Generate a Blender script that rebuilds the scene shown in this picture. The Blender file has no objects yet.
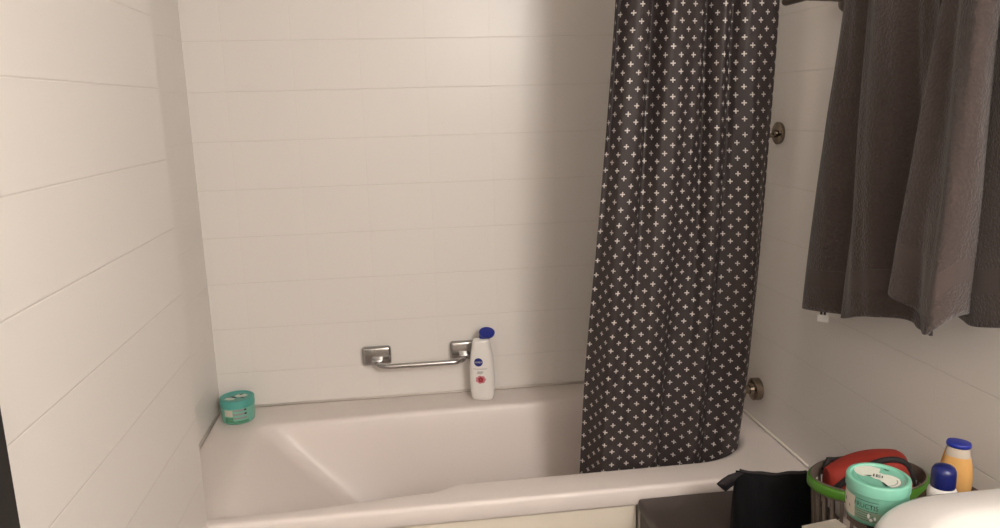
import bpy, bmesh, math, random
from mathutils import Vector, Matrix
PI = math.pi
sc = bpy.context.scene
COL = sc.collection
Z0 = 0.5            # height of the bath rim above the floor; positions below are given from the rim
random.seed(4)

# ------------------------------------------------------------------ materials
def s2l(c):
    return tuple(((v / 255) / 12.92 if v / 255 <= .04045 else ((v / 255 + .055) / 1.055) ** 2.4) for v in c) + (1,)

def mat(name, rgb, rough=.5, metal=0., bump=0., bscale=200., spec=.5, vary=0., vscale=20., coat=0., trans=0., sss=0.):
    m = bpy.data.materials.new(name); m.use_nodes = True
    nt = m.node_tree; b = nt.nodes['Principled BSDF']
    c = s2l(rgb)
    b.inputs['Base Color'].default_value = c
    b.inputs['Roughness'].default_value = rough
    b.inputs['Metallic'].default_value = metal
    b.inputs['Specular IOR Level'].default_value = spec
    b.inputs['Coat Weight'].default_value = coat
    b.inputs['Transmission Weight'].default_value = trans
    if sss:
        b.inputs['Subsurface Weight'].default_value = sss
        b.inputs['Subsurface Radius'].default_value = (.01, .008, .006)
    tc = nt.nodes.new('ShaderNodeTexCoord')
    if bump:
        n = nt.nodes.new('ShaderNodeTexNoise'); n.inputs['Scale'].default_value = bscale; n.inputs['Detail'].default_value = 4
        nt.links.new(tc.outputs['Object'], n.inputs['Vector'])
        bp = nt.nodes.new('ShaderNodeBump'); bp.inputs['Strength'].default_value = bump; bp.inputs['Distance'].default_value = .002
        nt.links.new(n.outputs['Fac'], bp.inputs['Height']); nt.links.new(bp.outputs['Normal'], b.inputs['Normal'])
    if vary:
        n = nt.nodes.new('ShaderNodeTexNoise'); n.inputs['Scale'].default_value = vscale
        nt.links.new(tc.outputs['Object'], n.inputs['Vector'])
        mx = nt.nodes.new('ShaderNodeMix'); mx.data_type = 'RGBA'
        mx.inputs[6].default_value = tuple(v * (1 - vary) for v in c[:3]) + (1,)
        mx.inputs[7].default_value = tuple(min(1, v * (1 + vary)) for v in c[:3]) + (1,)
        nt.links.new(n.outputs['Fac'], mx.inputs[0]); nt.links.new(mx.outputs[2], b.inputs['Base Color'])
    return m

def math_node(nt, op, a, b=None, c=None):
    n = nt.nodes.new('ShaderNodeMath'); n.operation = op
    for i, v in enumerate((a, b, c)):
        if v is None: continue
        if isinstance(v, (int, float)): n.inputs[i].default_value = v
        else: nt.links.new(v, n.inputs[i])
    return n.outputs[0]

def tile_mat(name, axis, uoff, zoff, w=.2087, h=.1538, rgb=(229, 223, 217), grout=(222, 215, 208), vweight=.3):
    m = bpy.data.materials.new(name); m.use_nodes = True
    nt = m.node_tree; b = nt.nodes['Principled BSDF']
    g = nt.nodes.new('ShaderNodeNewGeometry')
    s = nt.nodes.new('ShaderNodeSeparateXYZ'); nt.links.new(g.outputs['Position'], s.inputs[0])
    # a little waviness in the joints, as hand laid tiles have
    def joint(coord, off, size, half):
        t = math_node(nt, 'DIVIDE', math_node(nt, 'SUBTRACT', coord, off), size)
        f = math_node(nt, 'FRACT', t)
        d = math_node(nt, 'MINIMUM', f, math_node(nt, 'SUBTRACT', 1., f))
        d = math_node(nt, 'MULTIPLY', d, size)
        mr = nt.nodes.new('ShaderNodeMapRange'); mr.interpolation_type = 'SMOOTHSTEP'
        mr.inputs['From Min'].default_value = half * .45; mr.inputs['From Max'].default_value = half * 1.6
        mr.inputs['To Min'].default_value = 1; mr.inputs['To Max'].default_value = 0
        nt.links.new(d, mr.inputs['Value'])
        return mr.outputs[0]
    jh = joint(s.outputs[2], Z0 + zoff, h, .0013)
    jv = math_node(nt, 'MULTIPLY', joint(s.outputs[axis], uoff, w, .001), vweight)
    j = math_node(nt, 'MAXIMUM', jh, jv)
    mx = nt.nodes.new('ShaderNodeMix'); mx.data_type = 'RGBA'
    mx.inputs[6].default_value = s2l(rgb); mx.inputs[7].default_value = s2l(grout)
    nt.links.new(j, mx.inputs[0]); nt.links.new(mx.outputs[2], b.inputs['Base Color'])
    b.inputs['Roughness'].default_value = .33
    b.inputs['Specular IOR Level'].default_value = .4
    no = nt.nodes.new('ShaderNodeTexNoise'); no.inputs['Scale'].default_value = 9; no.inputs['Detail'].default_value = 1
    nt.links.new(g.outputs['Position'], no.inputs['Vector'])
    hgt = math_node(nt, 'SUBTRACT', math_node(nt, 'MULTIPLY', no.outputs['Fac'], .25), j)
    bp = nt.nodes.new('ShaderNodeBump'); bp.inputs['Strength'].default_value = .55; bp.inputs['Distance'].default_value = .0012
    nt.links.new(hgt, bp.inputs['Height']); nt.links.new(bp.outputs['Normal'], b.inputs['Normal'])
    return m

M = {}
M['tile_back'] = tile_mat('tile_back', 0, 1.161, .1219)
M['tile_left'] = tile_mat('tile_left', 1, -.75, .1150, vweight=.08, grout=(221, 214, 207))
M['tile_recess'] = tile_mat('tile_recess', 1, -.75, .1219, grout=(226, 220, 213), vweight=0)
M['tile_right'] = tile_mat('tile_right', 1, -.997, .1266)
M['paint'] = mat('ceiling_paint', (226, 221, 212), .8)
M['floor'] = mat('floor_tile', (120, 112, 104), .5, vary=.08)
M['silicone'] = mat('silicone', (214, 204, 196), .45)
M['enamel'] = mat('bath_enamel', (230, 219, 213), .40)
M['apron'] = mat('apron_board', (224, 213, 197), .4)
M['ceramic'] = mat('ceramic', (212, 207, 203), .12, coat=.3)
M['chrome'] = mat('chrome', (176, 174, 172), .2, metal=1)
M['nickel'] = mat('dull_metal', (140, 128, 114), .25, metal=1)
M['dark_rail'] = mat('dark_rail', (112, 100, 90), .35, metal=.5)
M['black_paint'] = mat('black_lacquer', (17, 15, 15), .5)
M['white_plastic'] = mat('white_plastic', (236, 231, 226), .3)
M['navy'] = mat('navy_plastic', (32, 46, 142), .3)
M['deep_navy'] = mat('deep_navy_plastic', (26, 33, 96), .3)
M['blue_badge'] = mat('blue_print', (24, 36, 120), .4)
M['white_print'] = mat('white_print', (226, 226, 222), .5)
M['grey_print'] = mat('grey_print', (150, 148, 146), .5)
M['pink_print'] = mat('pink_print', (206, 130, 140), .5)
M['red_print'] = mat('red_print', (165, 40, 55), .5)
M['teal_far'] = mat('teal_lid', (84, 164, 152), .4)
M['teal_far_body'] = mat('teal_body', (122, 184, 164), .4)
M['green_print'] = mat('green_print', (84, 146, 112), .5, vary=.35, vscale=90)
M['mint'] = mat('mint_lid', (122, 184, 161), .42)
M['mint_body'] = mat('mint_body', (106, 164, 142), .4)
M['mint_label'] = mat('mint_label', (128, 150, 128), .5, vary=.15, vscale=160)
M['mint_line'] = mat('mint_line', (86, 166, 138), .5)
M['dark_print'] = mat('dark_print', (38, 44, 42), .5)
M['cream_print'] = mat('cream_print', (205, 196, 180), .5)
M['pale_leaf'] = mat('pale_print', (214, 216, 204), .5, vary=.08, vscale=120)
M['charcoal_box'] = mat('charcoal_board', (70, 60, 56), .55, vary=.06, vscale=14)
M['bag'] = mat('black_cloth', (7, 8, 11), .85, spec=.25, bump=.3, bscale=500)
M['strap'] = mat('black_webbing', (34, 28, 32), .8, bump=.4, bscale=700)
M['basket'] = mat('basket_plastic', (104, 92, 82), .5)
M['green'] = mat('green_plastic', (70, 120, 32), .4)
M['red_cloth'] = mat('red_cloth', (146, 41, 28), .7, bump=.2, bscale=400, vary=.1)
M['black_trim'] = mat('black_trim', (30, 24, 24), .7)
M['white_cloth'] = mat('white_cloth', (214, 204, 196), .8)
M['carton'] = mat('white_card', (226, 218, 205), .6)
M['brown'] = mat('brown_board', (70, 48, 38), .5, vary=.2, vscale=40)
M['amber'] = mat('amber_liquid', (206, 158, 96), .3, sss=.0)
M['clear_neck'] = mat('clear_plastic', (190, 178, 164), .25)
M['orange_print'] = mat('orange_print', (224, 158, 40), .45)
M['lamp_white'] = mat('lamp_housing', (230, 228, 222), .4)

# terry towel: pile bump, flat woven band near the hem (v runs down the cloth in metres from the hem)
def towel_mat(name, rgb, band0, band1):
    m = bpy.data.materials.new(name); m.use_nodes = True
    nt = m.node_tree; b = nt.nodes['Principled BSDF']
    b.inputs['Roughness'].default_value = .95; b.inputs['Specular IOR Level'].default_value = .15
    b.inputs['Sheen Weight'].default_value = .25; b.inputs['Sheen Roughness'].default_value = .5
    tc = nt.nodes.new('ShaderNodeTexCoord'); uv = nt.nodes.new('ShaderNodeUVMap')
    s = nt.nodes.new('ShaderNodeSeparateXYZ'); nt.links.new(uv.outputs[0], s.inputs[0])
    def step(lo, hi):
        a = math_node(nt, 'GREATER_THAN', s.outputs[1], lo); c = math_node(nt, 'LESS_THAN', s.outputs[1], hi)
        return math_node(nt, 'MULTIPLY', a, c)
    band = step(band0, band1)
    n1 = nt.nodes.new('ShaderNodeTexNoise'); n1.inputs['Scale'].default_value = 190; n1.inputs['Detail'].default_value = 3
    n2 = nt.nodes.new('ShaderNodeTexNoise'); n2.inputs['Scale'].default_value = 38; n2.inputs['Detail'].default_value = 3
    for n in (n1, n2): nt.links.new(tc.outputs['Object'], n.inputs['Vector'])
    h = math_node(nt, 'ADD', math_node(nt, 'MULTIPLY', n1.outputs['Fac'], .7), math_node(nt, 'MULTIPLY', n2.outputs['Fac'], .4))
    h = math_node(nt, 'MULTIPLY', h, math_node(nt, 'SUBTRACT', 1., math_node(nt, 'MULTIPLY', band, .85)))
    bp = nt.nodes.new('ShaderNodeBump'); bp.inputs['Strength'].default_value = .8; bp.inputs['Distance'].default_value = .007
    nt.links.new(h, bp.inputs['Height']); nt.links.new(bp.outputs['Normal'], b.inputs['Normal'])
    c = s2l(rgb)
    mx = nt.nodes.new('ShaderNodeMix'); mx.data_type = 'RGBA'
    mx.inputs[6].default_value = tuple(v * .78 for v in c[:3]) + (1,); mx.inputs[7].default_value = tuple(v * 1.22 for v in c[:3]) + (1,)
    nt.links.new(n1.outputs['Fac'], mx.inputs[0])
    m2 = nt.nodes.new('ShaderNodeMix'); m2.data_type = 'RGBA'
    nt.links.new(mx.outputs[2], m2.inputs[6]); m2.inputs[7].default_value = tuple(v * 1.12 for v in c[:3]) + (1,)
    nt.links.new(band, m2.inputs[0]); nt.links.new(m2.outputs[2], b.inputs['Base Color'])
    return m
M['towel'] = towel_mat('grey_terry', (74, 64, 61), .058, .098)

# curtain: dark cloth printed with small plus signs, laid out in metres on the cloth's own uv
def curtain_mat():
    m = bpy.data.materials.new('plus_print_cloth'); m.use_nodes = True
    nt = m.node_tree; b = nt.nodes['Principled BSDF']
    uv = nt.nodes.new('ShaderNodeUVMap'); s = nt.nodes.new('ShaderNodeSeparateXYZ'); nt.links.new(uv.outputs[0], s.inputs[0])
    P = .0398
    def plus(du, dv):
        def cen(o, d):
            t = math_node(nt, 'ADD', math_node(nt, 'DIVIDE', o, P), d)
            f = math_node(nt, 'SUBTRACT', math_node(nt, 'FRACT', t), .5)
            return math_node(nt, 'MULTIPLY', math_node(nt, 'ABSOLUTE', f), P)
        a, c = cen(s.outputs[0], du), cen(s.outputs[1], dv)
        L, T = .0063, .0015
        h = math_node(nt, 'MULTIPLY', math_node(nt, 'LESS_THAN', a, L), math_node(nt, 'LESS_THAN', c, T))
        v = math_node(nt, 'MULTIPLY', math_node(nt, 'LESS_THAN', a, T), math_node(nt, 'LESS_THAN', c, L))
        return math_node(nt, 'MAXIMUM', h, v)
    k = math_node(nt, 'MAXIMUM', plus(0, 0), plus(.5, .5))
    mx = nt.nodes.new('ShaderNodeMix'); mx.data_type = 'RGBA'
    mx.inputs[6].default_value = s2l((61, 53, 52)); mx.inputs[7].default_value = s2l((204, 196, 190))
    nt.links.new(k, mx.inputs[0]); nt.links.new(mx.outputs[2], b.inputs['Base Color'])
    b.inputs['Roughness'].default_value = .55; b.inputs['Specular IOR Level'].default_value = .35
    tr = nt.nodes.new('ShaderNodeBsdfTranslucent'); nt.links.new(mx.outputs[2], tr.inputs['Color'])
    ms = nt.nodes.new('ShaderNodeMixShader'); ms.inputs[0].default_value = .12
    nt.links.new(b.outputs[0], ms.inputs[1]); nt.links.new(tr.outputs[0], ms.inputs[2])
    nt.links.new(ms.outputs[0], nt.nodes['Material Output'].inputs['Surface'])
    return m
M['curtain'] = curtain_mat()

# ------------------------------------------------------------------ mesh helpers
def link(name, me, m, parent=None, loc=(0, 0, 0), smooth=True, rot=(0, 0, 0)):
    o = bpy.data.objects.new(name, me); COL.objects.link(o)
    if parent is None: o.location = (loc[0], loc[1], loc[2] + Z0)
    else: o.parent = parent; o.location = loc
    o.rotation_euler = rot
    if m is not None: me.materials.append(m)
    if smooth:
        for p in me.polygons: p.use_smooth = True
    return o

def from_bm(name, bm, m, parent=None, loc=(0, 0, 0), smooth=True, rot=(0, 0, 0), normals=True):
    if normals: bmesh.ops.recalc_face_normals(bm, faces=bm.faces)
    me = bpy.data.meshes.new(name); bm.to_mesh(me); bm.free()
    return link(name, me, m, parent, loc, smooth, rot)

def sharp(o, deg=35):
    """split shading at hard edges"""
    mod = o.modifiers.new('edge_split', 'EDGE_SPLIT'); mod.split_angle = math.radians(deg)
    return o

def thing(name, label, cat, loc, rotz=0, group=None, rot=None):
    o = bpy.data.objects.new(name, None); COL.objects.link(o)
    o.location = (loc[0], loc[1], loc[2] + Z0); o.rotation_euler = rot or (0, 0, rotz)
    o.empty_display_size = .05
    o['label'] = label; o['category'] = cat
    if group: o['group'] = group
    return o

def tag(o, label, cat, group=None):
    o['label'] = label; o['category'] = cat
    if group: o['group'] = group
    return o

def struct(o):
    o['kind'] = 'structure'; return o

def add_box(bm, lo, hi, bev=0., seg=2):
    r = bmesh.ops.create_cube(bm, size=1)
    vs = r['verts']
    for v in vs:
        v.co = Vector([lo[i] + (v.co[i] + .5) * (hi[i] - lo[i]) for i in range(3)])
    if bev:
        es = list({e for v in vs for e in v.link_edges})
        bmesh.ops.bevel(bm, geom=es, offset=bev, segments=seg, affect='EDGES', profile=.5)
    return bm

def box(name, lo, hi, m, parent=None, bev=0., seg=3, loc=(0, 0, 0), smooth=None, rot=(0, 0, 0)):
    bm = bmesh.new(); add_box(bm, lo, hi, bev, seg)
    o = from_bm(name, bm, m, parent, loc, bool(bev) if smooth is None else smooth, rot)
    if bev: sharp(o, 40)
    return o

def loft(bm, rings, close_u=True, cap0=False, cap1=False):
    R = [[bm.verts.new(p) for p in r] for r in rings]
    n = len(R[0])
    for a, b in zip(R[:-1], R[1:]):
        for i in range(n if close_u else n - 1):
            j = (i + 1) % n
            bm.faces.new((a[i], a[j], b[j], b[i]))
    if cap0: bm.faces.new(list(reversed(R[0])))
    if cap1: bm.faces.new(R[-1])
    return R

def lathe_rings(profile, n=64, sx=1., sy=1., cx=0., cy=0.):
    return [[(cx + r * sx * math.cos(2 * PI * i / n), cy + r * sy * math.sin(2 * PI * i / n), z) for i in range(n)] for r, z in profile]

def lathe(name, profile, m, parent=None, loc=(0, 0, 0), n=64, sx=1., sy=1., rot=(0, 0, 0), caps=True):
    bm = bmesh.new(); loft(bm, lathe_rings(profile, n, sx, sy), True, caps, caps)
    return sharp(from_bm(name, bm, m, parent, loc, True, rot), 50)

def add_tube(bm, pts, r, n=16, caps=True):
    pts = [Vector(p) for p in pts]
    rings = []; up = None
    for i, p in enumerate(pts):
        t = (pts[min(i + 1, len(pts) - 1)] - pts[max(i - 1, 0)]).normalized()
        if up is None:
            up = t.orthogonal().normalized()
        up = (up - t * up.dot(t)).normalized()
        s = t.cross(up)
        rr = r[i] if isinstance(r, (list, tuple)) else r
        rings.append([p + (up * math.cos(2 * PI * k / n) + s * math.sin(2 * PI * k / n)) * rr for k in range(n)])
    loft(bm, rings, True, caps, caps)

def tube(name, pts, r, m, parent=None, loc=(0, 0, 0), n=16):
    bm = bmesh.new(); add_tube(bm, pts, r, n)
    return sharp(from_bm(name, bm, m, parent, loc), 60)

def interp(keys, t):
    """smooth (Catmull-Rom) interpolation through [(t, v), ...]; v a number or tuple"""
    if t <= keys[0][0]: return keys[0][1]
    if t >= keys[-1][0]: return keys[-1][1]
    for i in range(len(keys) - 1):
        if keys[i][0] <= t <= keys[i + 1][0]:
            t0, a = keys[i]; t1, b = keys[i + 1]
            f = (t - t0) / (t1 - t0)
            tup = isinstance(a, tuple)
            A = a if tup else (a,); B = b if tup else (b,)
            def slope(k):
                if 0 < k < len(keys) - 1:
                    p = keys[k - 1]; q = keys[k + 1]
                else:
                    p = keys[max(k - 1, 0)]; q = keys[min(k + 1, len(keys) - 1)]
                P_ = p[1] if tup else (p[1],); Q_ = q[1] if tup else (q[1],)
                return [(y - x) / (q[0] - p[0]) for x, y in zip(P_, Q_)]
            m0, m1 = slope(i), slope(i + 1); d = t1 - t0
            h = (2 * f**3 - 3 * f**2 + 1, f**3 - 2 * f**2 + f, -2 * f**3 + 3 * f**2, f**3 - f**2)
            r = tuple(h[0] * x + h[1] * d * u + h[2] * y + h[3] * d * v for x, y, u, v in zip(A, B, m0, m1))
            return r if tup else r[0]

def text_mesh(s, size):
    cu = bpy.data.curves.new('lettering', 'FONT'); cu.body = s; cu.size = size; cu.align_x = 'CENTER'; cu.align_y = 'CENTER'
    cu.resolution_u = 3
    o = bpy.data.objects.new('lettering', cu); COL.objects.link(o)
    dg = bpy.context.evaluated_depsgraph_get()
    me = bpy.data.meshes.new_from_object(o.evaluated_get(dg))
    vs = [tuple(v.co) for v in me.vertices]; fs = [tuple(p.vertices) for p in me.polygons]
    bpy.data.objects.remove(o); bpy.data.curves.remove(cu); bpy.data.meshes.remove(me)
    return vs, fs

class Wrap:
    """collects flat shapes given as (s along the surface, z up) and lays them on a curved side: fn(s, z) -> point"""
    def __init__(self, fn): self.fn = fn; self.bm = bmesh.new()
    def poly(self, pts):
        self.bm.faces.new([self.bm.verts.new(self.fn(*p)) for p in pts]); return self
    def grid(self, s0, s1, z0, z1, n=10, nz=1):
        V = [[self.bm.verts.new(self.fn(s0 + (s1 - s0) * i / n, z0 + (z1 - z0) * k / nz)) for i in range(n + 1)] for k in range(nz + 1)]
        for k in range(nz):
            for i in range(n): self.bm.faces.new((V[k][i], V[k][i + 1], V[k + 1][i + 1], V[k + 1][i]))
        return self
    def disc(self, s, z, rs, rz, n=28):
        c = self.bm.verts.new(self.fn(s, z)); prev = None
        for k in (.5, 1.):
            ring = [self.bm.verts.new(self.fn(s + k * rs * math.cos(2 * PI * i / n), z + k * rz * math.sin(2 * PI * i / n))) for i in range(n)]
            for i in range(n):
                j = (i + 1) % n
                self.bm.faces.new((c, ring[i], ring[j]) if prev is None else (prev[i], ring[i], ring[j], prev[j]))
            prev = ring
        return self
    def text(self, t, s, z, size, squash=1.):
        vs, fs = text_mesh(t, size)
        V = [self.bm.verts.new(self.fn(s + x * squash, z + y)) for x, y, _ in vs]
        for f in fs:
            try: self.bm.faces.new([V[i] for i in f])
            except ValueError: pass
        return self
    def done(self, name, m, parent, loc=(0, 0, 0), rot=(0, 0, 0)):
        return from_bm(name, self.bm, m, parent, loc, True, rot, normals=False)

def cyl(r, a0, eps=.0006):
    """wrap on a cylinder of radius r; s = arc length from angle a0, rising with angle"""
    return lambda s, z: ((r(z) + eps if callable(r) else r + eps) * math.cos(a0 + s / .05), (r(z) + eps if callable(r) else r + eps) * math.sin(a0 + s / .05), z)

# ------------------------------------------------------------------ the room
W = 1.70; YF = -.7800; CEIL = 1.95; XS = .1267; YS = -.7500; YEND = -4.0
def slab(name, lo, hi, m):
    return struct(box(name, lo, hi, m))
slab('wall_back', (-.12, 0, -Z0), (W + .12, .12, CEIL), M['tile_back'])
slab('wall_right', (W, YEND, -Z0), (W + .12, 0, CEIL), M['tile_right'])
slab('wall_left_recess', (-.12, YS, -Z0), (0, 0, CEIL), M['tile_recess'])
slab('wall_left', (-.12, YEND, -Z0), (XS, YS, CEIL), M['tile_left'])
slab('wall_front', (-.12, YEND - .12, -Z0), (W + .12, YEND, CEIL), M['tile_back'])
slab('floor', (-.12, YEND - .12, -Z0 - .1), (W + .12, .12, -Z0), M['floor'])
slab('ceiling', (-.12, YEND - .12, CEIL), (W + .12, .12, CEIL + .1), M['paint'])
# black doorway on the left wall: casing and leaf
bm = bmesh.new()
add_box(bm, (XS, -1.69, -Z0), (XS + .018, -1.612, 1.55), .002)
add_box(bm, (XS, -2.52, -Z0), (XS + .018, -2.448, 1.55), .002)
add_box(bm, (XS, -2.448, 1.478), (XS + .018, -1.69, 1.55), .002)
struct(from_bm('trim_1', bm, M['black_paint'], smooth=False))
d = struct(box('door_1', (XS, -2.445, -Z0 + .005), (XS + .012, -1.693, 1.475), M['black_paint'], bev=.002))
tube('door_handle', [(XS + .012, -1.80, .55), (XS + .05, -1.80, .55), (XS + .055, -1.83, .55), (XS + .055, -1.91, .55)], .008, M['nickel'], d)
# silicone bead between bath and walls
bm = bmesh.new()
add_tube(bm, [(.004, -.003, .002), (W - .004, -.003, .002)], .0045, 10)
add_tube(bm, [(W - .003, -.003, .002), (W - .003, -.755, .002)], .004, 10)
add_tube(bm, [(.003, -.003, .002), (.003, -.715, .002)], .004, 10)
struct(from_bm('trim_2', bm, M['silicone']))

# ------------------------------------------------------------------ bathtub
def ray_rrect(x0, x1, y0, y1, rr, cx, cy, a):
    """point where the ray from (cx, cy) at angle a meets a rectangle with corner radii rr = (bl, br, fr, fl), back being +y"""
    dx, dy = math.cos(a), math.sin(a)
    t = 1e9
    if dx > 1e-9: t = min(t, (x1 - cx) / dx)
    if dx < -1e-9: t = min(t, (x0 - cx) / dx)
    if dy > 1e-9: t = min(t, (y1 - cy) / dy)
    if dy < -1e-9: t = min(t, (y0 - cy) / dy)
    x, y = cx + dx * t, cy + dy * t
    for (qx, sx, qy, sy, r) in ((x0, 1, y1, -1, rr[0]), (x1, -1, y1, -1, rr[1]), (x1, -1, y0, 1, rr[2]), (x0, 1, y0, 1, rr[3])):
        kx, ky = qx + sx * r, qy + sy * r
        if (x - kx) * sx < 0 and (y - ky) * sy < 0:
            ox, oy = cx - kx, cy - ky
            B = ox * dx + oy * dy; C = ox * ox + oy * oy - r * r
            D = B * B - C
            if D > 0:
                t = -B + math.sqrt(D); x, y = cx + dx * t, cy + dy * t
    return x, y
NA = 480
CX, CY = .95, -.42
ANG = [2 * PI * i / NA for i in range(NA)]
def smooth01(t): t = max(0, min(1, t)); return t * t * (3 - 2 * t)
def outer(ins):
    out = []
    for a in ANG:
        x, y = ray_rrect(.001 + ins, W - .001 - ins, YF + ins, -.001 - ins, (.004,) * 4, CX, CY, a)
        if y < YS + .004 and x < XS + .002 + ins: x = XS + .002 + ins if y < YS - .01 else x; y = max(y, YS + .003) if x < XS else y
        out.append((x, y))
    return out
def inner(off, fade=1.):
    out = []
    for a in ANG:
        x, y = ray_rrect(.146 - off * 4, 1.615 + off, -.672 - off, -.150 + off, (.06 + max(off, 0), .16, .2, .03 + max(off, 0)), CX, CY, a)
        if y < -.5:      # the front rim is narrower towards the sloping end
            k = smooth01((.77 - x) / .10) * .034 + smooth01((.66 - x) / .34) * .030
            y -= k * fade * smooth01((-y - .5) / .12)
        if y > -.3:      # and the back one widens a little there
            y -= .02 * smooth01((.75 - x) / .5) * fade * smooth01((y + .3) / .12)
        out.append((x, y))
    return out
def bottom(ins):
    return [ray_rrect(.56 + ins, 1.50 - ins, -.585 + ins, -.235 - ins, (.1, .12, .12, .1), CX, CY, a) for a in ANG]
def mix(A, B, t): return [(a[0] + (b[0] - a[0]) * t, a[1] + (b[1] - a[1]) * t) for a, b in zip(A, B)]
def at(r, z): return [(x, y, z) for x, y in r]
tub = thing('bathtub', 'white built-in bathtub along the tiled back wall', 'bathtub', (0, 0, 0))
I0, B0 = inner(0), bottom(0)
rings = [at(outer(.03), -.05), at(outer(.004), -.052), at(outer(.0), -.046), at(outer(0), -.012), at(outer(.002), -.005), at(outer(.006), -.0012), at(outer(.012), 0),
         at(inner(.012), 0), at(inner(.006), -.0008), at(inner(.001), -.0035), at(inner(-.003), -.0085), at(inner(-.006), -.016)]
for t in (.08, .16, .26, .36, .48, .6, .7, .8, .88): rings.append(at(mix(inner(-.008, 1 - t), B0, t ** 1.0), -.016 - .364 * (t ** .95)))
rings += [at(mix(I0, B0, .955), -.373), at(bottom(.01), -.392), at(bottom(.05), -.4), at(bottom(.14), -.403)]
bm = bmesh.new(); loft(bm, rings, True, False, True)
from_bm('basin', bm, M['enamel'], tub)
box('apron_panel', (XS + .006, YF + .014, -Z0 + .001), (1.213, YF + .03, -.0505), M['apron'], tub, bev=.002)
box('apron_panel', (1.219, YF + .014, -Z0 + .001), (W - .004, YF + .03, -.0505), M['apron'], tub, bev=.002)
lathe('drain', [(.0, .004), (.022, .004), (.03, .002), (.033, -.001)], M['chrome'], tub, (1.33, -.41, -.4025), 40)
lathe('overflow_cap', [(.0, .012), (.026, .011), (.032, .006), (.033, 0)], M['chrome'], tub, (1.575, -.41, -.13), 40, rot=(0, -PI / 2 - .2, 0))

# ------------------------------------------------------------------ grab bar
g = thing('grab_bar', 'chrome grab bar with two square wall plates above the bath', 'grab bar', (.674, 0, .135))
for x in (-.141, .158):
    bm = bmesh.new(); add_box(bm, (x - .049, -.024, -.012), (x + .049, -.0005, .054), .010, 4)
    sharp(from_bm('wall_plate', bm, M['chrome'], g), 40)
    sx = .05 if x < 0 else -.05
    bm = bmesh.new(); add_box(bm, (x - .02, -.046, .002), (x + .02, -.02, .014), .004, 2)
    sharp(from_bm('stub', bm, M['chrome'], g), 40)
pts = []
for k in range(13):
    a = PI / 2 * k / 12
    pts.append((-.141 + .045 * (1 - math.cos(a)) - .0, -.035 - .035 * math.sin(a), .003 - .005 * math.sin(a)))
pts2 = [(.158 - (p[0] + .141), p[1], p[2]) for p in reversed(pts)]
tube('bar', pts + pts2, .0085, M['chrome'], g, n=20)

# ------------------------------------------------------------------ white bottle with blue cap on the bath rim
b = thing('shampoo_bottle', 'white shampoo bottle with blue cap standing on the back rim of the bath', 'bottle', (.885, -.087, .0005), rotz=-.12)
def sup(n, a, e):
    c, s = math.cos(a), math.sin(a)
    return (abs(c) ** (2 / e) * (1 if c >= 0 else -1), abs(s) ** (2 / e) * (1 if s >= 0 else -1))
def bottle_body(name, prof, m, parent, e=2.5, n=64, loc=(0, 0, 0)):
    rings = []
    for (hx, hy, z, dx) in prof:
        rings.append([(dx + hx * sup(n, 2 * PI * i / n, e)[0], hy * sup(n, 2 * PI * i / n, e)[1], z) for i in range(n)])
    bm = bmesh.new(); loft(bm, rings, True, True, True)
    return sharp(from_bm(name, bm, m, parent, loc), 55)
NB = [(0, (.033, .019)), (.01, (.038, .023)), (.06, (.0415, .025)), (.11, (.0415, .025)), (.15, (.039, .024)), (.185, (.0335, .021)), (.208, (.029, .019)), (.216, (.024, .016))]
prof = [(.028, .015, 0, 0), (.035, .021, .003, 0)]
for k in range(1, 28):
    z = .008 + (.212 - .008) * k / 27
    hx, hy = interp(NB, z); prof.append((hx, hy, z, 0))
prof.append((.021, .013, .2145, 0))
bottle_body('body', prof, M['white_plastic'], b)
bm = bmesh.new()
loft(bm, lathe_rings([(.0001, -.006), (.022, -.006), (.0255, -.004), (.0268, .003), (.0262, .0055), (.0001, .0065)], 48, 1, .84), True, True, True)
cap = sharp(from_bm('cap', bm, M['navy'], b, (.020, .006, .2315), True, (math.radians(33), math.radians(4), 0)), 50)
bm = bmesh.new(); loft(bm, lathe_rings([(.017, .205), (.016, .226)], 32, 1, .66), True, True, True)
from_bm('cap_base', bm, M['navy'], b, (.010, .006, 0))
def front(s, z):
    hx, hy = interp(NB, max(.0, min(.216, z)))
    c = max(-.97, min(.97, s / hx))
    return (s, -(hy * (1 - abs(c) ** 2.5) ** (1 / 2.5)) - .0006, z)
lb = Wrap(front).disc(-.011, .139, .0145, .0145).done('badge', M['blue_badge'], b)
Wrap(lambda s, z: (front(s, z)[0], front(s, z)[1] - .0009, z)).text('NIVEA', -.011, .139, .0088).done('lettering', M['white_print'], lb)
w = Wrap(front)
for (s, z, l, t) in ((-.006, .1155, .046, .0016), (-.006, .105, .020, .003), (-.008, .0995, .018, .002)):
    w.grid(s - l / 2, s + l / 2, z - t / 2, z + t / 2, 8)
w.done('print', M['grey_print'], b)
w = Wrap(front)
for k in range(7):
    a = 2 * PI * k / 7
    w.disc(-.005 + .0105 * math.cos(a), .078 + .0085 * math.sin(a), .0072, .006, 14)
fl = w.done('flower_print', M['pink_print'], b)
w = Wrap(lambda s, z: (front(s, z)[0], front(s, z)[1] - .0007, z))
for k in range(5):
    a = 2 * PI * k / 5 + .3
    w.disc(-.005 + .0052 * math.cos(a), .078 + .0055 * math.sin(a), .0042, .0048, 12)
w.done('flower_heart', M['red_print'], fl)
w = Wrap(front)
for k in range(4): w.grid(-.014, .006, .050 - k * .006, .0515 - k * .006, 4)
w.done('print', M['white_print'], b)

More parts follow.
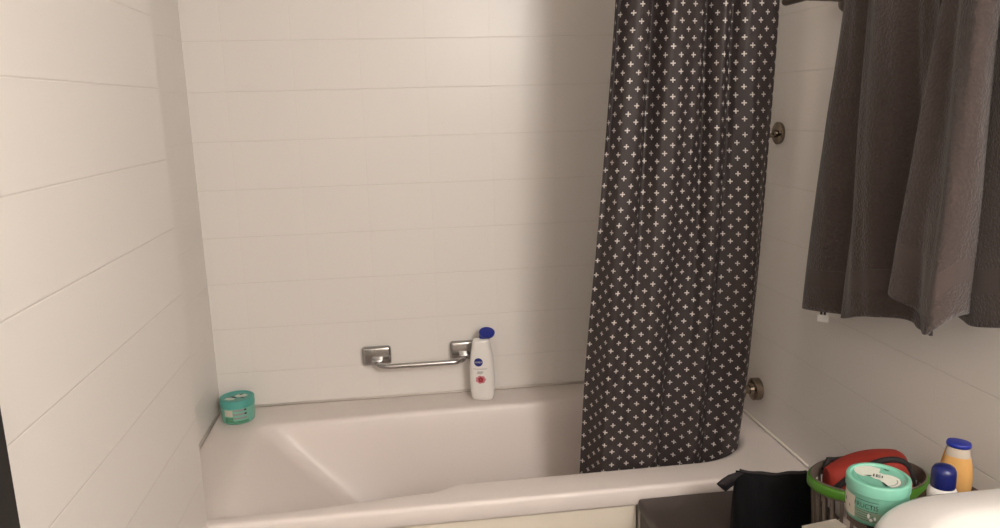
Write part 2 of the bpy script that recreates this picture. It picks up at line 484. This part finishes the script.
# ------------------------------------------------------------------ teal jar in the bath corner
def jar_body(name, R, H, m, parent):
    return lathe(name, [(R * .84, 0), (R * .9, .0015), (R * .93, .006), (R * .965, H * .4), (R * .965, H)], m, parent, n=72)
def jar_lid(name, R, z0, z1, m, parent):
    return lathe(name, [(R * .97, z0), (R, z0 + .001), (R, z1 - .003), (R * .985, z1 - .001), (R * .95, z1), (R * .88, z1 - .0004), (R * .865, z1 - .003), (R * .84, z1 - .0036), (0.0001, z1 - .0036)], m, parent, n=72)
RJ = .0545
j = thing('hair_mask_jar', 'teal hair mask jar on the far left corner of the bath rim', 'jar', (.080, -.104, .0005))
jb = jar_body('body', RJ, .060, M['teal_far_body'], j)
jl = jar_lid('lid', RJ, .053, .080, M['teal_far'], j)
A0 = math.atan2(-2.37, .56)      # towards the middle of the room
w = Wrap(cyl(RJ * .965, A0))
for k in range(3): w.grid(-.016, .024, .0455 - k * .013, .052 - k * .013, 8)
w.done('label_bar', M['grey_print'], j)
w = Wrap(cyl(RJ * .965, A0, .0009))
for k in range(2): w.grid(.017, .024, .046 - k * .013, .051 - k * .013, 4)
w.done('label_mark', M['dark_print'], j)
Wrap(cyl(RJ * .955, A0)).grid(-.045, -.017, .008, .026, 8).grid(-.017, .03, .005, .014, 8).done('label', M['green_print'], j)
Wrap(cyl(RJ * .965, A0)).grid(-.044, -.018, .029, .050, 8).done('label', M['cream_print'], j)
top = lambda s, z: (s, z, .0770)
Wrap(top).poly([(-.036, -.018), (-.02, -.028), (-.004, -.026), (-.002, -.016), (-.014, -.006), (-.03, -.004)]).poly([(-.008, .004), (.006, -.004), (.026, -.002), (.034, .01), (.022, .022), (.004, .022), (-.006, .014)]).done('lid_print', M['pale_leaf'], jl)
Wrap(lambda s, z: (s, z, .0774)).poly([(-.022, .0), (-.004, -.012), (.002, -.008), (-.014, .006)]).poly([(.004, .018), (.014, .024), (.018, .02), (.008, .012)]).poly([(.012, -.012), (.024, -.016), (.028, -.01), (.016, -.006)]).done('lid_print', M['dark_print'], jl)

# ------------------------------------------------------------------ shower curtain and rod
rod = thing('curtain_rod', 'white shower curtain rod spanning the bath above the curtain', 'curtain rod', (W / 2, -.69, 1.56))
tube('rod', [(-W / 2 + .003, 0, 0), (W / 2 - .003, 0, 0)], .0125, M['white_plastic'], rod)
for s in (-1, 1):
    lathe('end_flange', [(.028, 0), (.028, .008), (.018, .014)], M['white_plastic'], rod, (s * (W / 2 - .001), 0, 0), 32, rot=(0, -s * PI / 2, 0))
# folds: (distance along the curtain 0-1, offset away from the room) ; valleys dark, ridges towards the camera
FT = [(0, .012), (.035, .03), (.08, -.012), (.14, -.022), (.195, .004), (.225, .05), (.255, .034), (.30, -.024), (.37, -.03), (.44, -.012), (.50, -.006), (.545, .024), (.575, .052), (.605, .012), (.65, -.018), (.695, .002), (.715, .024), (.745, -.004), (.80, -.02), (.88, -.012), (.95, .006), (1, .028)]
FB = [(0, .075), (.03, .055), (.05, .030), (.085, -.010), (.16, -.014), (.24, -.016), (.33, -.016), (.41, -.006), (.46, .030), (.51, .034), (.56, .012), (.61, -.014), (.67, -.004), (.73, .03), (.79, .022), (.84, -.004), (.90, .004), (.95, .034), (1, .085)]
NU, NV = 420, 90
ZT, ZB = 1.53, -.07
def curt(u, v):       # v: 0 bottom, 1 top
    z = ZB + (ZT - ZB) * v
    k = max(0, min(1, (z + .05) / 1.3)); k = k * k * (3 - 2 * k)
    xl = interp([(-.2, 1.105), (0, 1.113), (.3, 1.122), (.62, 1.140), (1.22, 1.180), (1.6, 1.20)], z)
    xr = interp([(-.2, 1.574), (0, 1.590), (.3, 1.606), (.62, 1.609), (1.22, 1.599), (1.6, 1.60)], z)
    y0 = interp([(-.2, -.615), (0, -.628), (.3, -.645), (.7, -.665), (1.5, -.69)], z)
    f = 1.3 * interp(FB, u) * (1 - k) + interp(FT, u) * k
    f += .003 * math.sin(31 * u + 5 * z) + .002 * math.sin(57 * u - 7 * z + 1) + .004 * math.sin(9 * u + 6.5 * z)
    x = xl + (xr - xl) * (u + .006 * math.sin(22 * u + 3 * z))
    x = max(xl - .004, min(xr + .004, x))
    return Vector((x, y0 + f * .72, z + (.004 * math.sin(8 * u) if v == 0 else 0)))
bm = bmesh.new(); uvl = bm.loops.layers.uv.new('UVMap')
V = []; UVc = []
for k in range(NV + 1):
    row = []; acc = 0; uvs = []; prev = None
    pts = [curt(i / NU, k / NV) for i in range(NU + 1)]
    for p in pts:
        if prev is not None: acc += (p - prev).length
        prev = p; uvs.append(acc); row.append(bm.verts.new((p.x - 1.36, p.y + .67, p.z)))
    V.append(row); UVc.append((uvs, acc))
L0 = UVc[NV // 2][1]
for k in range(NV):
    for i in range(NU):
        f = bm.faces.new((V[k][i], V[k][i + 1], V[k + 1][i + 1], V[k + 1][i])); f.smooth = True
        for lp, (kk, ii) in zip(f.loops, ((k, i), (k, i + 1), (k + 1, i + 1), (k + 1, i))):
            lp[uvl].uv = (UVc[kk][0][ii] * L0 / UVc[kk][1] + .013, kk / NV * (ZT - ZB) + .012)
cu = from_bm('shower_curtain', bm, M['curtain'], None, (1.36, -.67, 0), normals=False)
sm = cu.modifiers.new('cloth_thickness', 'SOLIDIFY'); sm.thickness = .0012
tag(cu, 'charcoal shower curtain printed with small white plus signs hanging into the bath', 'shower curtain')

# ------------------------------------------------------------------ fittings on the right wall behind the curtain
h = thing('shower_rail_bracket', 'round metal wall bracket with thin arm beside the curtain, high on the right wall', 'bracket', (W, -.507, .886))
RX = (0, -PI / 2, 0)
lathe('flange', [(.030, .0005), (.031, .003), (.031, .009), (.028, .011), (.010, .012), (.009, .022)], M['nickel'], h, (0, 0, 0), 40, rot=RX)
tube('arm', [(-.015, 0, -.006), (-.075, 0, -.006)], .0062, M['nickel'], h)
bm = bmesh.new(); add_tube(bm, [(-.082, 0, -.032), (-.082, 0, .018)], .013, 20)
sharp(from_bm('clip', bm, M['nickel'], h), 50)
t = thing('wall_mounted_tap', 'round metal tap fitting low on the right wall just above the bath rim', 'tap', (W, -.452, .111))
lathe('flange', [(.032, .0005), (.034, .002), (.034, .022), (.031, .024), (.020, .0245), (.016, .034)], M['nickel'], t, (0, 0, 0), 44, rot=RX)
tube('connector', [(-.026, 0, 0), (-.06, 0, 0)], .013, M['nickel'], t)
bm = bmesh.new(); add_tube(bm, [(-.078, -.03, 0), (-.078, .10, 0)], .022, 28)
sharp(from_bm('mixer_body', bm, M['nickel'], t), 50)
tube('spout', [(-.078, .035, -.01), (-.10, .035, -.018), (-.14, .035, -.022), (-.165, .035, -.034), (-.168, .035, -.05)], .011, M['nickel'], t)

# ------------------------------------------------------------------ towel rail
BX = 1.585; BZ = 1.209
r = thing('towel_rail', 'dark metal towel rail on the right wall holding grey towels', 'towel rail', (W, -.808, BZ))
lathe('wall_post', [(.0215, .0005), (.0215, .012), (.017, .018), (.0, .019)], M['dark_rail'], r, (0, 0, -.012), 36, rot=RX)
tube('arm', [(-.012, 0, -.004), (-.06, 0, -.002), (BX - W, 0, 0)], .0075, M['dark_rail'], r)
lathe('wall_post', [(.0215, .0005), (.0215, .012), (.017, .018), (.0, .019)], M['dark_rail'], r, (0, -.95, -.012), 36, rot=RX)
tube('arm', [(-.012, -.95, -.004), (-.06, -.95, -.002), (BX - W, -.95, 0)], .0075, M['dark_rail'], r)
bp = [(BX - W, .090, 0), (BX - W, .088, 0), (BX - W, .08, 0), (BX - W, -1.04, 0), (BX - W, -1.048, 0), (BX - W, -1.05, 0)]
tube('bar', bp, [.004, .0075, .0095, .0095, .0075, .004], M['dark_rail'], r, n=24)

# ------------------------------------------------------------------ towels: keys are (u, (y at bar, y at hem, x at hem, hem z, fold depth at the bar))
def towel(label, keys, back_hem, tagpos=None, name='hanging_towel', nu=170):
    ys = [k[1][0] for k in keys]
    cy = sum(ys) / len(ys)
    bm = bmesh.new(); uvl = bm.loops.layers.uv.new('UVMap')
    nf, na, nb = 60, 10, 40
    rows = nf + na + nb
    P = []; VV = []
    for i in range(nu + 1):
        u = i / nu
        yt, yb, xb, hz, fd = interp(keys, u)
        fd = min(fd, .001); xt = BX - .017 + fd
        col = []; vv = []
        for k in range(rows + 1):
            if k <= nf:                       # front sheet from hem up to the bar
                t = k / nf; e = t ** 1.15
                flare = (1 - e)
                y = yb + (yt - yb) * e; x = xb + (xt - xb) * (1 - (1 - t) ** 1.0)
                z = hz + (BZ + .0 - hz) * t
                x += .0035 * math.sin(13 * u + 7 * t) * flare + .002 * math.sin(40 * u + 9 * t)
                vv.append(z - hz)
            elif k <= nf + na:                # over the bar
                a = PI * (k - nf) / na
                x = BX - .017 * math.cos(a) + fd * math.cos(a) ** 2 * (1 if a < PI / 2 else 0)
                z = BZ + .017 * math.sin(a) * 1.0; y = yt; vv.append(z - hz)
            else:                             # back sheet down to its own hem
                t = (k - nf - na) / nb
                z = BZ - (BZ - back_hem) * t
                x = BX + .017 + .018 * t + .004 * math.sin(25 * u) * t
                y = yt + (yb * .5 + yt * .5 - yt) * t; vv.append(z - back_hem)
            col.append(bm.verts.new((x - BX, y - cy, z - BZ)))
        P.append(col); VV.append(vv)
    for i in range(nu):
        for k in range(rows):
            f = bm.faces.new((P[i][k], P[i + 1][k], P[i + 1][k + 1], P[i][k + 1])); f.smooth = True
            for lp, (ii, kk) in zip(f.loops, ((i, k), (i + 1, k), (i + 1, k + 1), (i, k + 1))): lp[uvl].uv = (ii / nu, VV[ii][kk])
    o = from_bm(name, bm, M['towel'], None, (BX, cy, BZ), normals=False)
    s = o.modifiers.new('pile', 'SOLIDIFY'); s.thickness = .006; s.offset = 0
    tag(o, label, 'towel')
    return o, cy

K1 = [(0, (-1.015, -.868, 1.604, .494, 0)), (.05, (-1.025, -.882, 1.586, .490, 0)), (.12, (-1.05, -.925, 1.562, .497, -.008)), (.20, (-1.07, -.975, 1.566, .504, -.006)), (.28, (-1.09, -1.02, 1.606, .507, .0)), (.34, (-1.10, -1.045, 1.612, .508, 0)),
      (.42, (-1.12, -1.075, 1.572, .515, -.010)), (.52, (-1.155, -1.115, 1.550, .528, -.020)), (.62, (-1.19, -1.15, 1.548, .540, -.022)), (.72, (-1.22, -1.185, 1.562, .549, -.012)), (.80, (-1.245, -1.21, 1.60, .551, 0)), (.88, (-1.265, -1.235, 1.622, .548, 0)), (.94, (-1.28, -1.26, 1.614, .542, 0)), (1, (-1.30, -1.30, 1.604, .540, 0))]
t1, c1 = towel('dark grey terry towel hanging nearest the shower curtain, with care tag below its hem', K1, .62)
tg = box('care_tag', (-.012, -.0012, -.017), (.012, .0012, 0), M['white_print'], t1, loc=(1.606 - BX, -.935 - c1, .482 - BZ), rot=(0, 0, -.75))
bm = bmesh.new()
for s in (-1, 1): add_box(bm, (s * .004 - .0025, -.001, -.001), (s * .004 + .0025, .001, .022))
from_bm('hanging_loop', bm, M['black_trim'], tg, smooth=False)
K2 = [(0, (-1.345, -1.345, 1.560, .630, 0)), (.04, (-1.34, -1.325, 1.535, .634, -.006)), (.08, (-1.342, -1.315, 1.510, .640, -.014)), (.13, (-1.355, -1.335, 1.494, .630, -.022)), (.19, (-1.38, -1.38, 1.512, .616, -.020)), (.27, (-1.41, -1.42, 1.500, .600, -.034)), (.34, (-1.432, -1.440, 1.490, .592, -.038)), (.39, (-1.447, -1.452, 1.496, .604, -.034)), (.43, (-1.45, -1.452, 1.525, .622, -.018)),
      (.48, (-1.435, -1.425, 1.58, .620, 0)), (.54, (-1.42, -1.362, 1.622, .605, 0)), (.60, (-1.425, -1.352, 1.616, .595, 0)), (.66, (-1.44, -1.39, 1.592, .597, -.004)), (.74, (-1.475, -1.45, 1.572, .604, -.008)), (.84, (-1.54, -1.535, 1.57, .625, -.006)), (1, (-1.64, -1.63, 1.60, .64, 0))]
t2, c2 = towel('grey terry towel with a lighter front fold hanging at the right edge, nearest the sink', K2, .70)

# ------------------------------------------------------------------ storage chest in front of the bath
c = thing('storage_chest', 'dark grey storage box standing against the front of the bath', 'storage box', (1.211, -1.504, -Z0))
CT = Z0 - .030
box('body', (.004, .004, .0005), (.454, .716, CT - .03), M['charcoal_box'], c, bev=.006)
box('lid', (0, 0, CT - .032), (.46, .722, CT), M['charcoal_box'], c, bev=.008)
bm = bmesh.new()
add_tube(bm, [(.003, .64, CT - .11), (-.012, .645, CT - .082), (-.016, .67, CT - .07), (-.012, .695, CT - .082), (.003, .70, CT - .11)], .008, 12)
from_bm('handle', bm, M['black_trim'], c)

# ------------------------------------------------------------------ black pouch on the chest
BY = -.995
p = thing('toiletry_bag', 'black cloth toiletry bag with side loop standing on the dark grey box', 'bag', (1.467, -.997, -.0295), rotz=-.21)
rings = []
for k in range(25):
    t = k / 24; z = .002 + .153 * t
    hx = .090 - .007 * t + .003 * math.sin(3 * t); hy = (.042 * (1 - t) ** .7 + .006) if t < 1 else .004
    ring = []
    for i in range(72):
        cs, sn = sup(72, 2 * PI * i / 72, 3.2)
        x = hx * cs; y = hy * sn + .004 * math.sin(9 * x / .09 + 4 * t) * t
        zz = z
        if t > .6: zz += ((t - .6) / .4) * (-.008 * math.cos(x / hx * 1.6) + .004 + .002 * math.sin(x * 90))
        ring.append((x, y, zz))
    rings.append(ring)
bm = bmesh.new(); loft(bm, rings, True, True, True)
from_bm('body', bm, M['bag'], p)
tube('zip', [(-.076 + .152 * i / 20, .003 * math.sin(9 * (-.86 + 1.72 * i / 20) + 4), .1555 + (-.008 * math.cos((-.95 + 1.9 * i / 20) * 1.6) + .004)) for i in range(21)], .0040, M['black_trim'], p)
# loop: a broad webbing strap folded double, drooping off the upper left corner
bm = bmesh.new(); L = []
path = [(-.068, .140), (-.081, .140), (-.094, .135), (-.106, .126), (-.117, .115)]
for i, (x, z) in enumerate(path):
    q0 = Vector(path[max(i - 1, 0)]); q1 = Vector(path[min(i + 1, 4)])
    tt = (q1 - q0).normalized(); nn = Vector((-tt.y, tt.x)) * .0150
    L.append([bm.verts.new((x - nn.x, -.004, z - nn.y)), bm.verts.new((x + nn.x, .004, z + nn.y))])
for a, q in zip(L[:-1], L[1:]): bm.faces.new((a[0], a[1], q[1], q[0]))
lo = from_bm('loop', bm, M['strap'], p)
q = lo.modifiers.new('webbing', 'SOLIDIFY'); q.thickness = .006; q.offset = 0

# ------------------------------------------------------------------ basket with things in it
BC = (1.567, -1.204); BR = .113; BH = .246; BSX, BSY = 1.09, .74
k = thing('basket', 'grey slotted plastic basket with green rim beside the black bag', 'basket', (BC[0], BC[1], -.0295))
def bw(z): return BR * (.80 + .17 * z / BH)
bm = bmesh.new()
def cylwall(bm, a0, a1, z0, z1, th=.003, n=6):
    V = []
    for i in range(n + 1):
        a = a0 + (a1 - a0) * i / n
        V.append([bm.verts.new(((bw(z) + dr) * math.cos(a) * BSX, (bw(z) + dr) * math.sin(a) * BSY, z)) for z, dr in ((z0, 0), (z1, 0), (z1, -th), (z0, -th))])
    for i in range(n):
        for q in range(4): bm.faces.new((V[i][q], V[i + 1][q], V[i + 1][(q + 1) % 4], V[i][(q + 1) % 4]))
    bm.faces.new(V[0]); bm.faces.new(list(reversed(V[-1])))
NS = 31
cylwall(bm, 0, 2 * PI, .004, .03, n=72)
cylwall(bm, 0, 2 * PI, .219, BH + .002, n=72)
for i in range(NS):
    a = 2 * PI * i / NS
    wd = .031
    cylwall(bm, a - wd / 1.0, a + wd / 1.0, .028, .221, n=2)
loft(bm, lathe_rings([(.0001, .001), (bw(.004), .001), (bw(.008), .006), (.0001, .006)], 72, BSX, BSY), True)
sharp(from_bm('slotted_wall', bm, M['basket'], k, normals=True), 40)
bm = bmesh.new()
N = 96
rings = []
for (dr, z) in ((.0005, BH - .020), (.004, BH - .021), (.0065, BH - .018), (.0065, BH - .005), (.004, BH - .0015), (.0005, BH - .001)):
    rings.append([((BR * .965 + dr) * math.cos(2 * PI * i / N) * BSX, (BR * .965 + dr) * math.sin(2 * PI * i / N) * BSY, z) for i in range(N)])
rings.append(rings[0]); loft(bm, rings, True)
sharp(from_bm('rim', bm, M['green'], k), 50)
# red pouch in the basket, with black piping
rp = thing('pouch', 'red fabric pouch with black trim stuffed in the green rimmed basket', 'pouch', (BC[0] + .004, BC[1] + .004, .105), rot=(0, 0, -.16))
rings = []
for q in range(19):
    t = q / 18; x = -.086 + .172 * t
    hy = .050 * math.sin(PI * min(1, max(0, .06 + .88 * t))) ** .5
    zt = interp([(0, .122), (.25, .142), (.5, .154), (.8, .158), (.9, .150), (1, .105)], t)
    ring = []
    for i in range(32):
        cs, sn = sup(32, 2 * PI * i / 32, 2.4)
        ring.append((x, hy * cs, (zt + .065) / 2 + (zt - .065) / 2 * sn))
    rings.append(ring)
bm = bmesh.new(); loft(bm, rings, True, True, True)
sharp(from_bm('body', bm, M['red_cloth'], rp), 60)
def trim_path(y0, zs):
    out = []
    for q in range(17):
        t = q / 16; x = -.084 + .168 * t
        hy = .050 * math.sin(PI * (.06 + .88 * t)) ** .5
        zt = interp([(0, .122), (.25, .142), (.5, .154), (.8, .158), (.9, .150), (1, .105)], t)
        ph = math.radians(interp(zs, t))
        cs, sn = sup(32, ph, 2.4)
        out.append((x, hy * cs, (zt + .065) / 2 + (zt - .065) / 2 * sn))
    return out
tr = trim_path(0, [(0, 195), (.2, 150), (.42, 128), (.62, 121), (.82, 132), (1, 175)])
bm = bmesh.new(); add_tube(bm, [(x, y if z > .12 else -abs(y), z + .002) for x, y, z in tr], [.003] + [.0065] * 15 + [.004], 10); from_bm('trim_band', bm, M['black_trim'], rp)
tube('strap', [(-.080, .03, .105), (-.066, .045, .120), (-.04, .050, .116), (.03, .052, .104), (.075, .03, .10), (.088, 0, .09)], .006, M['black_trim'], rp)
# a crumpled white cloth under it, seen through the slots
rings = []
for q in range(17):
    th = PI * (q + .02) / 16.04
    ring = []
    for i in range(40):
        a = 2 * PI * i / 40
        k = 1 + .07 * math.sin(3 * a + 2 * th) + .05 * math.sin(7 * a - 3 * th) * math.sin(th)
        hz = .074 * (1 + .25 * math.cos(a - 3.6) * math.sin(th))
        ring.append((.066 * math.sin(th) ** .7 * k * math.cos(a), .043 * math.sin(th) ** .7 * k * math.sin(a), max(.0085 + .001 * math.sin(3 * a), .079 - hz * math.cos(th))))
    rings.append(ring)
bm = bmesh.new(); loft(bm, rings, True, True, True)
tag(from_bm('cloth', bm, M['white_cloth'], None, (BC[0] - .012, BC[1] - .006, -.028)), 'crumpled white cloth inside the slotted basket, seen through its slots', 'cloth')

# ------------------------------------------------------------------ white carton in front of the basket
cb = thing('carton', 'small white carton standing in front of the slotted basket', 'box', (1.384, -1.353, -.0295), rotz=.16)
box('sleeve', (-.038, -.014, .0005), (.038, .014, .2315), M['carton'], cb, bev=.001)
box('flap', (-.038, -.0145, .2315), (.038, .0145, .233), M['carton'], cb, bev=.0005)
box('print', (-.012, -.0148, .20), (.003, -.0140, .228), M['dark_print'], cb)

# ------------------------------------------------------------------ narrow shelf between basin and basket, with bottles
SH = .325
sh = thing('wall_shelf', 'narrow brown shelf on the right wall behind the sink', 'shelf', (W, -1.545, SH - .016))
bm = bmesh.new()
pl = [(-.37, -.062), (-.0005, -.062), (-.0005, .03), (-.115, .03), (-.122, .083), (-.20, .083), (-.245, .052), (-.37, .043)]
loft(bm, [[(x, y, 0) for x, y in pl], [(x, y, .0158) for x, y in pl]], True, True, True)
from_bm('board', bm, M['brown'], sh, smooth=False)
for x in (-.26, -.08):
    tube('bracket', [(x, .03, -.001), (x, .03, -.02), (x + .05, .03, -.06), (-.012, .03, -.12)] if x > -.1 else [(x, .0, -.001), (x, .0, -.02), (x + .12, .0, -.06), (-.012, .0, -.14)], .006, M['dark_rail'], sh)

RN = .0472
j = thing('hair_mask_jar', 'large mint green hair mask jar beside the sink in the foreground', 'jar', (1.364, -1.526, SH + .0002))
HB = .069
jb = jar_body('body', RN, HB - .018, M['mint_body'], j)
jl = jar_lid('lid', RN, HB - .019, HB, M['mint'], j)
AN = math.atan2(-.92, -.72)      # towards the room
rr = lambda z: RN * (.93 + .035 * min(1, max(0, (z - .006) / (HB * .32)))) if z < HB * .38 else RN * .965
w = Wrap(cyl(rr, AN)).grid(-.0335, .022, .008, .0265, 14, 3); w.done('label', M['mint_label'], j)
w = Wrap(cyl(rr, AN)).grid(-.068, -.0335, .008, .044, 10, 3); w.done('label', M['cream_print'], j)
w = Wrap(cyl(rr, AN, .0009)).poly([(-.060, .0285), (-.044, .020), (-.044, .024), (-.060, .0335)]); w.done('label_mark', M['dark_print'], j)
w = Wrap(cyl(rr, AN, .0010)).text('FRUCTIS', -.014, .034, .0112, .95); w.done('lettering', M['dark_print'], j)
w = Wrap(cyl(rr, AN, .0009)).grid(-.031, .006, .0425, .0433, 8).grid(-.031, .006, .0265, .0272, 8)
for q in range(4): w.grid(-.031 + .004 * (q % 2), -.004 + .003 * q, .0225 - .004 * q, .0233 - .004 * q, 6)
w.done('print', M['dark_print'], j)
w = Wrap(cyl(rr, AN, .0011)).disc(-.008, .019, .0022, .0045, 12).disc(-.004, .013, .0028, .0026, 12).disc(.002, .0165, .002, .003, 12); w.done('print', M['white_print'], j)

# print on the lid; directions: e1 to the right as read, e2 away from the reader
E1, E2 = Vector((.788, -.616, 0)), Vector((.616, .788, 0))
def lid(z):
    def f(s, t):
        q = E1 * s * RN + E2 * t * RN
        return (q.x, q.y, HB - .0036 + z)
    return f
def arc(cx, cy, rx, ry, a0, a1, n=14): return [(cx + rx * math.cos(math.radians(a0 + (a1 - a0) * i / n)), cy + ry * math.sin(math.radians(a0 + (a1 - a0) * i / n))) for i in range(n + 1)]
w = Wrap(lid(.0005))
w.poly(arc(-.28, .28, .50, .46, 55, 250) + [(-.22, .02), (-.02, .26)])
w.poly(arc(.26, -.14, .45, .46, -70, 140) + [(-.10, -.02), (.10, -.26)])
w.done('lid_print', M['pale_leaf'], jl)
w = Wrap(lid(.0011)).disc(0, .05, .28, .26); w.done('lid_print', M['pale_leaf'], jl)
w = Wrap(lid(.0009))
for q in range(3):
    ri = .44 + .115 * q
    w.poly(arc(.12, -.14, ri + .04, ri + .03, -58, 22) + list(reversed(arc(.12, -.14, ri, ri - .01, -58, 22))))
w.done('lid_print', M['grey_print'], jl)
w = Wrap(lid(.0015))
w.poly([(.26, -.62), (.34, -.60), (.18, -.36), (.13, -.38)]).poly([(-.45, -.10), (-.25, -.08), (-.18, .0), (-.3, -.02)])
w.poly([(.10, .62), (.26, .56), (.28, .6), (.14, .68)])
for (s0, t0, s1, t1) in ((-.17, -.06, -.13, .16), (-.08, -.06, -.04, .16), (.09, -.06, .13, .10)): w.poly([(s0, t0), (s1, t0), (s1, t1), (s0, t1)])
w.poly([(-.04, .12), (.05, .16), (.05, .12), (-.02, .09)]).poly([(-.05, .05), (.06, .07), (.06, .03), (-.04, .01)]).poly([(-.05, -.04), (.06, -.02), (.06, -.06), (-.05, -.08)])
w.done('lid_print', M['dark_print'], jl)
w = Wrap(lid(.0004))
w.poly(arc(0, 0, .80, .80, 150, 330, 30) + list(reversed(arc(0, 0, .775, .775, 150, 330, 30))))
w.poly(arc(0, 0, .66, .66, 190, 290, 20) + list(reversed(arc(0, 0, .63, .63, 190, 290, 20))))
w.done('lid_print', M['mint_line'], jl)

# roll-on with blue dome cap
q = thing('deodorant', 'white deodorant with dark blue rounded cap behind the sink edge', 'deodorant', (1.487, -1.514, SH + .0002))
lathe('body', [(.018, 0), (.0205, .002), (.0212, .008), (.0222, .018), (.0222, .022), (.0212, .027), (.0178, .0335)], M['white_plastic'], q, n=48)
lathe('cap', [(.0168, .0315), (.0182, .0322), (.0186, .036), (.0186, .056), (.0176, .062), (.0145, .0668), (.008, .0692), (.0001, .0698)], M['deep_navy'], q, n=48)

# amber bottle
o = thing('lotion_bottle', 'amber liquid bottle with blue cap standing at the right wall behind the white deodorant', 'bottle', (1.541, -1.475, SH + .0002), rotz=-.85)
AB = [(0, (.022, .015)), (.008, (.0245, .017)), (.028, (.025, .017)), (.045, (.0235, .0165)), (.06, (.0205, .0155)), (.072, (.018, .0145)), (.082, (.017, .014))]
def seg(z0, z1, n, e=0):
    return [(interp(AB, z)[0] + e, interp(AB, z)[1] + e, z, 0) for z in [z0 + (z1 - z0) * i / n for i in range(n + 1)]]
bottle_body('body', [(.021, .014, 0, 0)] + seg(.002, .064, 20), M['amber'], o, e=2.3)
bottle_body('neck', seg(.0641, .0795, 6), M['clear_neck'], o, e=2.3)
bottle_body('cap', [(.0170, .0140, .0796, 0), (.0186, .0153, .0808, 0), (.0188, .0155, .0850, 0), (.0178, .0146, .0872, 0), (.009, .007, .088, 0)], M['navy'], o, e=2.2)
def left_side(s, z):
    hx, hy = interp(AB, z); a = PI * 1.05 + s / .03
    cs, sn = sup(1, a, 2.3)
    return ((hx + .0008) * cs, (hy + .0008) * sn, z)
Wrap(left_side).grid(-.014, .010, .04, .074, 8, 5).done('label', M['orange_print'], o)
Wrap(lambda s, z: tuple(1.02 * v if i < 2 else v for i, v in enumerate(left_side(s, z)))).poly([(-.004, .064), (.001, .064), (.001, .070), (-.004, .071)]).poly([(-.005, .055), (.0, .056), (.0, .060), (-.005, .060)]).done('print', M['dark_print'], o)

# ------------------------------------------------------------------ washbasin
SZ = .39
s = thing('washbasin', 'white ceramic washbasin in the lower right foreground', 'sink', (W, -1.88, SZ))
SX0, SX1, SY0, SY1 = -.475, -.0006, -.31, .298
scx, scy = -.22, 0.
NAs = 200
AS = [2 * PI * i / NAs for i in range(NAs)]
def so(ins, r=.2): return [ray_rrect(SX0 + ins, SX1 - min(ins, .0), SY0 + ins, SY1 - ins, (r, .004, .004, r), scx, scy, a) for a in AS]
def si(sc_, dx=0): return [(scx - .02 + dx + .185 * sc_ * abs(math.cos(a)) ** .85 * (1 if math.cos(a) > 0 else -1), .243 * sc_ * abs(math.sin(a)) ** .85 * (1 if math.sin(a) > 0 else -1)) for a in AS]
rg = [at(so(.19), -.16), at(so(.12), -.13), at(so(.05), -.07), at(so(.012), -.035), at(so(.001), -.028), at(so(0), -.02), at(so(.0), -.008), at(so(.003), -.003), at(so(.009), 0),
      at(si(1.03), -.0015), at(si(1.0), -.003), at(si(.97), -.008), at(si(.92), -.03), at(si(.82), -.07), at(si(.62), -.105), at(si(.35), -.12), at(si(.1), -.123)]
bm = bmesh.new(); loft(bm, rg, True, True, True)
from_bm('bowl', bm, M['ceramic'], s)
lathe('drain', [(.0001, .003), (.016, .003), (.021, 0)], M['chrome'], s, (scx - .02, 0, -.1225), 32)

# ------------------------------------------------------------------ the lamp that lights the room
WARM = (1, .968, .938)
LX, LY, LZ, LR = 1.50, -3.3, 1.64, .3
cl = thing('ceiling_lamp', 'round white globe lamp on the bathroom ceiling', 'lamp', (LX, LY, CEIL))
lathe('base_plate', [(.09, -.0005), (.09, -.012), (.08, -.024), (.05, -.030), (.0001, -.031)], M['lamp_white'], cl, n=56)
PL = bpy.data.lights.new('lamp_globe_light', 'POINT'); PL.energy = 114; PL.color = WARM; PL.shadow_soft_size = LR
po = bpy.data.objects.new('lamp_globe_light', PL); COL.objects.link(po); po.location = (LX, LY, LZ + Z0)

wd = bpy.data.worlds.new('room_air'); sc.world = wd; wd.use_nodes = True
wd.node_tree.nodes['Background'].inputs[0].default_value = (1, .9, .8, 1); wd.node_tree.nodes['Background'].inputs[1].default_value = .0

# ------------------------------------------------------------------ camera
cam = bpy.data.cameras.new('camera'); co = bpy.data.objects.new('camera', cam); COL.objects.link(co)
F, YAW, PIT, ROL = 770.0, .1295, .2041, -.0267
cam.sensor_width = 36; cam.lens = F * 36 / 1000; cam.clip_start = .02
cy_, sy_, cp, sp, cr, sr = math.cos(YAW), math.sin(YAW), math.cos(PIT), math.sin(PIT), math.cos(ROL), math.sin(ROL)
fw = Vector((sy_ * cp, cy_ * cp, -sp)); rt = Vector((cy_, -sy_, 0)); up = rt.cross(fw)
r2 = rt * cr + up * sr; u2 = up * cr - rt * sr
mw = Matrix((r2, u2, -fw)).transposed().to_4x4(); mw.translation = Vector((.6336, -2.563, .9844 + Z0))
co.matrix_world = mw
sc.camera = co
sc.view_settings.view_transform = 'Standard'; sc.view_settings.look = 'None'
sc.view_settings.gamma = 1; sc.view_settings.use_curve_mapping = False
sc.view_settings.exposure = 0.
